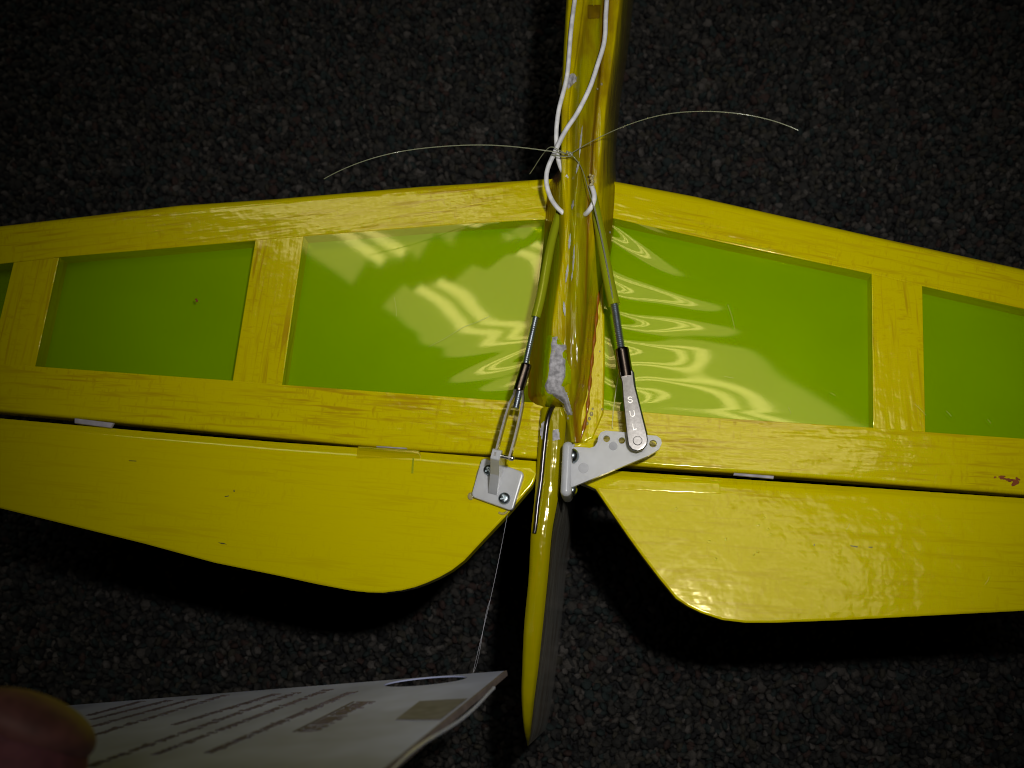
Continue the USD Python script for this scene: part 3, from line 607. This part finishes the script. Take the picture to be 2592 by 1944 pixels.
obj('rivet', [m, rg], M_clev, pr2, smooth=40)
obj('clevis_pin', tube([P(1614, 1115, ZC + .5), P(1614, 1115, ZC + .5) + np.array([0, 0, -0.006])], 0.0007, 12), M_bright, pr2, smooth=40)
letters = []
for ch, x, y in (('S', 1595, 1012), ('U', 1600.5, 1047), ('L', 1606, 1080)):
    t = meshkit.text_mesh(ch, 0.0015, depth=0.00016, bold=False); t.vertices -= [*(t.bounds.mean(0)[:2]), 0]
    a_ = math.radians(9); rot = np.array([[math.cos(a_), -math.sin(a_), 0], [math.sin(a_), math.cos(a_), 0], [0, 0, 1]])
    t.vertices = t.vertices @ rot.T + P(x, y, ZC + 0.74); letters.append(t)
obj('lettering', letters, M_letter, pr2, smooth=False, label='raised letters S U L on the clevis')

# ---------------------------------------------------------------- hinges, tape, marks
def flat(poly, z, name, material, parent, label=None, th=0.08):
    obj(name, slab(poly, z - th, z, ((0, 0.0),), step=25), material, parent, label=label)
obj('hinge', slab([(188, 1058), (287, 1070), (279, 1083), (188, 1071)], -1.2, -0.25, SQ), M_hinge, el_l, label='white hinge in the gap at the left')
obj('hinge', slab([(1858, 1196), (1960, 1204), (1958, 1212), (1856, 1203)], -1.2, -0.45, SQ), M_hinge, el_r, label='white hinge in the gap at the right')
obj('hinge', slab([(952, 1128), (1030, 1133), (1030, 1137), (952, 1132)], -1.2, -0.2, SQ), M_hinge, el_l)
obj('film_tape', slab([(906, 1129), (1061, 1139), (1066, 1160), (902, 1160)], -0.6, 0.14, ((0, 0.12), (0.3, 0)), step=20), M_tape, el_l, label='clear yellow film patch over the hinge')
flat([(1044, 1160), (1048, 1160), (1046, 1198), (1041, 1198)], 0.1, 'film_crease', M_crease, el_l)
obj('film_tape', slab([(1500, 1212), (1592, 1206), (1822, 1222), (1824, 1250), (1700, 1246), (1512, 1236)], -0.6, 0.12, ((0, 0.1), (0.3, 0)), zfun=lift_r, step=20), M_el_r, el_r, label='film strip over the root end of the right elevator')
srng = np.random.default_rng(21)
def spot(cx, cy, rx_, ry_, name, material, par, z):
    a_ = np.linspace(0, 2 * np.pi, 18, endpoint=False); q_ = 1 + 0.28 * np.sin(2 * a_ + srng.uniform(0, 6)) + 0.2 * np.sin(3 * a_ + srng.uniform(0, 6)) + 0.12 * np.sin(5 * a_ + srng.uniform(0, 6))
    flat([(cx + rx_ * k_ * math.cos(t_), cy + ry_ * k_ * math.sin(t_)) for t_, k_ in zip(a_, q_)], z, name, material, par)
for c_ in ((2536, 1208, 10, 4), (2548, 1213, 9, 3.5), (2560, 1216, 7, 4), (2570, 1222, 11, 6.5), (2576, 1213, 6, 4), (2519, 1208, 4, 2)):
    spot(*c_, 'stain', M_stain, stab2, 0.06 + 0.004 * (c_[0] % 7))
for par, pp in ((el_l, [(568, 1256), (580, 1254), (578, 1257), (570, 1258)]), (el_l, [(552, 1373), (566, 1374), (575, 1378), (560, 1377)]), (el_l, [(326, 1165), (345, 1166), (345, 1168), (326, 1167)]), (el_l, [(591, 1240), (594, 1240), (594, 1245), (591, 1245)]),
                (el_r, [(2152, 1380), (2172, 1383), (2170, 1386), (2154, 1383)]), (el_r, [(2198, 1384), (2209, 1384), (2208, 1387), (2199, 1386)]), (el_r, [(2059, 1379), (2062, 1376), (2063, 1381), (2060, 1382)])):
    flat(pp, 0.06 + (el_z(*pp[0]) if par is el_r else 0), 'scuff', M_mark, par)
spot(497.5, 760, 4, 4, 'spot', M_stain, stab, 0.0)
def scratch(a, b, par, z=0.03, r=0.000032):
    obj('scratch', tube([P(*a, z), P((a[0] + b[0]) / 2 + 2, (a[1] + b[1]) / 2 + 1, z + .05), P(*b, z)], r, 5), M_scratch, par)
for a, b, par in (((1085, 878), (1172, 828), stab), ((1172, 828), (1240, 800), stab), ((998, 752), (1003, 800), stab), ((1842, 770), (1860, 832), stab2), ((1995, 1030), (2001, 1048), stab2), ((2395, 1040), (2408, 1054), stab2), ((2315, 1022), (2345, 1052), stab2), ((2500, 1062), (2508, 1072), stab2), ((2102, 994), (2116, 1002), stab2), ((1833, 952), (1858, 957), stab2), ((2492, 1480), (2504, 1460), el_r), ((2142, 1340), (2150, 1325), el_r)):
    scratch(a, b, par, 0.05 + (el_z(*a) if par is el_r else 0))

for x, y, r in ((1795, 1370, 2.4), (1837, 1364, 2.2), (1918, 1397, 2.6), (1920, 1330, 2), (1945, 1340, 1.6), (1935, 1310, 1.6), (1812, 1414, 2), (1952, 1352, 1.6), (1908, 1404, 1.8), (1711, 1287, 2)):
    m = trimesh.creation.icosphere(2, r * 1e-4); m.vertices = m.vertices * [1.6, 1.1, 0.25] + P(x, y, el_z(x, y) + 0.02)
    obj('film_bubble', m, M_bubble, el_r, smooth=True)
# ---------------------------------------------------------------- antenna wire and line
def wz_(x, y, off=1.0): return boom_z(x, y) + off
ant = thing('antenna_wire', plane); tag(ant, 'white antenna wire looped along the boom')
wa = [(1460, -260), (1455, 0), (1445, 81), (1440, 145), (1434, 199), (1423, 244), (1416, 271), (1409, 320), (1408, 361), (1412, 398), (1418, 421), (1426, 437), (1434, 450)]
za = [10, 10.6, 11.4, 11.8, 12.2, 12.4, 12.6, 12.4, 12, 11.6, 11.6, 11.8, 12.2]
obj('wire', tube(spline_px([(x, y, z) for (x, y), z in zip(wa, za)], 90), 0.00058, 14), M_wire, ant, smooth=60)
wb = [(1560, -260), (1536, 0), (1533, 54), (1529, 108), (1513, 163), (1495, 217), (1474, 262), (1455, 296), (1437, 322), (1416, 360), (1401, 392), (1387, 425), (1382.5, 455), (1389, 488), (1401, 513), (1414, 529), (1428, 541)]
zb_ = [10.5, 11.4, 12, 12.2, 12.6, 13.4, 14, 14.4, 14.4, 14.0, 13.6, 13, 12.8, 12.8, 13, 13, 12.6]
obj('wire', tube(spline_px([(x, y, z) for (x, y), z in zip(wb, zb_)], 120), 0.00060, 14), M_wire, ant, smooth=60)
obj('wire', tube(spline_px([(1482, 542, 12), (1489, 535, 13.5), (1499, 520, 14.5), (1504, 503, 14.5), (1502, 484, 14.2), (1496, 470, 13.2)], 40), 0.00062, 14), M_wire, ant, smooth=60)
beads = []
for x, y, r in ((1497, 468, 5), (1500, 460, 5), (1498, 452, 5), (1501, 446, 4), (1494, 443, 3.5)):
    m = trimesh.creation.icosphere(2, r * 1e-4); m.vertices += P(x, y, 14.2); beads.append(m)
obj('glue_drop', beads, M_glue, ant, smooth=True)

ln = thing('nylon_line', None, 'clear nylon line knotted round the white wire, its ends springing out sideways', 'line')
def line(pp, r, n=60): return tube(spline_px(pp, n), r, 8)
obj('strand', line([(820, 453, 26), (888, 420, 28), (1012, 384, 28), (1094, 373, 26), (1241, 367.5, 22), (1358, 378, 18), (1429, 388, 16), (1436, 389, 15.5)], np.linspace(0.0001, 0.00015, 60)), M_clear, ln, smooth=60, label='strand curving out to the left')
obj('strand', line([(1446, 388, 16), (1494, 360, 18), (1582, 319, 24), (1687, 289, 30), (1769, 282, 33), (1898, 292, 34), (2021, 330, 33)], np.linspace(0.0001, 0.00012, 60)), M_clear, ln, smooth=60, label='strand curving out to the right')
obj('strand', line([(1341, 440, 6), (1362, 408, 11), (1380, 383, 14.5), (1395, 372, 16), (1412, 378, 16), (1434, 388, 16)], 0.00012), M_clear, ln, smooth=60)
obj('strand', line([(1448, 393, 15.6), (1463, 410, 15), (1477, 438, 15.6), (1488, 475, 16), (1502, 520, 15.8), (1515, 575, 14.6), (1530, 640, 14)], 0.0001), M_clear, ln, smooth=60)
obj('strand', line([(1396, 391, 15), (1415, 395, 15.2), (1446, 396, 15.6)], 0.00014), M_clear, ln, smooth=60)
kn = []
for x, y, r in ((1436, 385, 3.6), (1443, 388, 4.6), (1447, 391, 3.6), (1440, 392, 3.2)):
    m = trimesh.creation.icosphere(2, r * 1e-4); m.vertices += P(x, y, 15.8); kn.append(m)
obj('knot', kn, M_clear, ln, smooth=True)

# ---------------------------------------------------------------- packaging card with hanging thread, and the thumb on it
CC, CL = D(1276, 1698, 0.240), D(130, 1789, 0.2596)
eu = CL - CC; eu /= np.linalg.norm(eu)
# the card's other edge runs towards the camera: in its plane, square to the first edge, and seen along (1276,1698)-(973,1944)
q = ray(973, 1944)
den = q @ eu; tq = (CC @ eu - CAM @ eu) / den if abs(den) > 1e-6 else 0.14
Q = CAM + q * tq; ev = Q - CC; ev -= eu * (ev @ eu); print('card far corner depth', tq, 'len', np.linalg.norm(ev)); ev /= np.linalg.norm(ev)
en = np.cross(eu, ev); en = en if en @ U > 0 else -en
def card_uv(px, py):
    d = ray(px, py); t = ((CC - CAM) @ en) / (d @ en); p = CAM + d * t - CC
    return p @ eu, p @ ev
card = thing('packaging_card', None, 'white printed packaging card with a hanging hole held under the thumb', 'card')
outl = [card_uv(1276, 1698), card_uv(130, 1789)]
cw = 0.126; chh = 0.156
hu, hv = [card_uv(*q) for q in ((975, 1731), (1189, 1710), (1083, 1709), (1083, 1733))], None
hc = np.mean(hu, 0); hrx = abs(hu[0][0] - hu[1][0]) / 2; hry = hrx * 0.6; hc = np.array([hc[0], hry + 0.0004])
cg = sg.box(-0.0, 0.0, cw, chh).difference(sg.Point(0, 0).buffer(1, 32))
from shapely import affinity
cg = sg.box(0.0, 0.0, cw, chh).difference(affinity.translate(affinity.scale(sg.Point(0, 0).buffer(1, 24), hrx, hry), *hc))
print('hole', hc, hrx, hry)
def on_card(m2d, off=0.0):
    v = m2d.vertices; m2d.vertices = CC + v[:, :1] * eu + v[:, 1:2] * ev + (v[:, 2:] + off) * en
    m2d.fix_normals(); return m2d
obj('card_sheet', on_card(trimesh.creation.extrude_polygon(cg, 0.0003, engine='earcut'), -0.0003), M_card, card, smooth=False)
obj('card_edge', on_card(trimesh.creation.extrude_polygon(sg.box(-0.0006, -0.0002, -0.00001, chh), 0.0011, engine='earcut'), -0.0011), M_cardedge, card, smooth=False, label='torn brown edge of the card')
ep = np.array([CC + eu * (-0.0012 - 0.0006 * math.sin(s * 9)) + ev * s * chh + en * (-0.0008 + 0.0004 * math.sin(s * 17)) for s in np.linspace(0.12, 1, 40)])
obj('bag_edge', tube(ep, 0.00035, 8), M_bag, card, smooth=60, label='clear plastic bag edge along the card')
br = sg.Polygon([card_uv(1001, 1823), card_uv(1062, 1776), card_uv(1184, 1769), card_uv(1114, 1824)])
obj('brown_patch', on_card(trimesh.creation.extrude_polygon(br, 0.00012, engine='earcut')), M_brown, card, smooth=False, label='brown rectangle near the edge of the card')
TITLE = 'Airplane Mini GO'
def text_on(txt, p0, p1, hgt, bold=False):
    a, b = np.array(card_uv(*p0)), np.array(card_uv(*p1)); d = b - a; L = np.linalg.norm(d); d /= L
    t = meshkit.text_mesh(txt, 1.0, depth=0.01, bold=bold); v = t.vertices; sx = L / (v[:, 0].max()); v[:, 0] *= sx; v[:, 1] *= hgt; v[:, 2] *= 0.012
    nrm = np.array([-d[1], d[0]])
    # reading direction and upright must form a right hand with the card's normal
    if np.cross(np.r_[d, 0], np.r_[nrm, 0])[2] * (np.cross(eu, ev) @ en) < 0: nrm = -nrm
    t.vertices = np.c_[a[0] + v[:, 0] * d[0] + v[:, 1] * nrm[0], a[1] + v[:, 0] * d[1] + v[:, 1] * nrm[1], v[:, 2]]
    return on_card(t)
ink = []
try:
    ink.append(text_on(TITLE, (905, 1777), (750, 1854), 0.0041, True))
    rows_t = [('The model is a light indoor airplane for calm weather', (880, 1752), (512, 1908)), ('It flies slowly and turns inside a small room', (820, 1746), (380, 1911)), ('Fold the wing along the line and glue the tail', (740, 1754), (210, 1942)), ('Balance it with a little clay on the nose', (690, 1757), (430, 1836)),
              ('Hold it level and let it go gently', (560, 1760), (225, 1863)), ('If it dives bend the elevator up a little', (480, 1770), (225, 1840)), ('If it stalls bend the elevator down', (420, 1773), (225, 1822)), ('Launch it away from people', (350, 1776), (215, 1812))]
    for t_, a_, b_ in rows_t: ink.append(text_on(t_, a_, b_, 0.0025))
    a_, b_ = np.array(card_uv(895, 1777)), np.array(card_uv(744, 1853)); dd = (b_ - a_) / np.linalg.norm(b_ - a_); nn_ = np.array([-dd[1], dd[0]]) * 0.00024
    ink.append(on_card(trimesh.creation.extrude_polygon(sg.Polygon([a_ - nn_, b_ - nn_, b_ + nn_, a_ + nn_]), 0.00012, engine='earcut')))
    obj('printed_text', ink, M_ink, card, smooth=False, label='upside down printed text and underlined title')
except Exception as ex:
    print('text failed', ex)

th = thing('hanging_thread', None, 'fine clear thread hanging from the left elevator down to the white card', 'thread')
tp = [P(1284, 1305, -1), D(1262, 1420, 0.272), D(1236, 1540, 0.266), D(1212, 1640, 0.261), D(1198, 1700, 0.257), D(1170, 1772, 0.2385), D(1150, 1806, 0.236)]
obj('strand', tube(resample(tp, 60), 0.00005, 6), M_thread, th, smooth=60)
tp = [D(1240, 1520, 0.267), D(1222, 1600, 0.263), D(1204, 1690, 0.258), D(1180, 1718, 0.248), D(1188, 1768, 0.24)]
obj('strand', tube(resample(tp, 40), 0.00004, 6), M_thread, th, smooth=60)

# the hand: thumb on the card, fingers under it, all but the thumb outside the picture
def chain(js, nsub=1):
    out = []
    for (a, ra), (b, rb) in zip(js[:-1], js[1:]):
        out.append(manifold3d.Manifold.batch_hull([manifold3d.Manifold.sphere(float(ra), 28).translate(list(map(float, a))), manifold3d.Manifold.sphere(float(rb), 28).translate(list(map(float, b)))]))
    return out
def CP(u_, v_, h_): return CC + eu * u_ + ev * v_ + en * h_
tu, tv = card_uv(120, 1880)
print('thumb uv', tu, tv)
d0 = 0.0105
dd_ = ray(70, 1930); tipc = CAM + dd_ * (((CC - CAM) @ en + 0.0074) / (dd_ @ en)); print('thumb depth', (tipc - CAM) @ FW); lx = -R; lu = U
thumb = [(tipc, 0.00768), (tipc + lx * 0.0108 + lu * 0.00048, 0.00984), (tipc + lx * 0.0288 + lu * 0.0012, 0.01104), (tipc + lx * 0.0408 + lu * 0.0024, 0.01176), (tipc + lx * 0.0744 - lu * 0.0072, 0.01416), (tipc + lx * 0.114 - lu * 0.0264, 0.0198)]
wrist = tipc + lx * 0.130 - lu * 0.06 + FW * 0.024
palm = [(thumb[-1][0], 0.0198), (wrist, 0.0252)]
parts_h = chain(thumb) + chain(palm)
under = -en
kn_ = [tipc + lx * (0.066 + 0.0048 * i) - lu * (0.0336) + under * 0.0144 + FW * 0.0216 * (i - 0.5) for i in range(4)]
for i, kp in enumerate(kn_):
    parts_h += chain([(wrist, 0.0228), (kp, 0.0126)])
    ln_ = [0.9, 1.0, 0.94, 0.75][i]
    m1 = kp + R * 0.0312 * ln_ + under * 0.0144; m2 = m1 + R * 0.0264 * ln_ + under * 0.0024; m3 = m2 + R * 0.0168 * ln_ - under * 0.0024
    parts_h += chain([(kp, 0.0126), (m1, 0.01056), (m2, 0.0096), (m3, 0.00816)])
parts_h += chain([(wrist, 0.0288), (wrist + lx * 0.108 - lu * 0.06, 0.036)])
hand = manifold3d.Manifold.batch_boolean(parts_h, manifold3d.OpType.Add).refine_to_length(0.0022)
hm = to_tm(hand); hm.merge_vertices(); trimesh.smoothing.filter_taubin(hm, iterations=12)
per = thing('person', None, 'bare thumb of a hand pressing on the white card', 'person')
# crease by the nail fold
print('hand', len(hm.faces)); obj('hand', hm, M_skin, per, smooth=True)
ndir = U * 0.9 + R * 0.32 + FW * 0.25; ndir /= np.linalg.norm(ndir); na = R - ndir * (R @ ndir); na /= np.linalg.norm(na); nb = np.cross(ndir, na)
ic = trimesh.creation.icosphere(3, 1.0); ic.vertices = tipc + lx * 0.002 + ndir * 0.0050 + (ic.vertices[:, :1] * na * 0.0094 + ic.vertices[:, 1:2] * nb * 0.0074 + ic.vertices[:, 2:] * ndir * 0.0043)
ic.fix_normals(); obj('thumbnail', ic, M_nail, per, smooth=True)
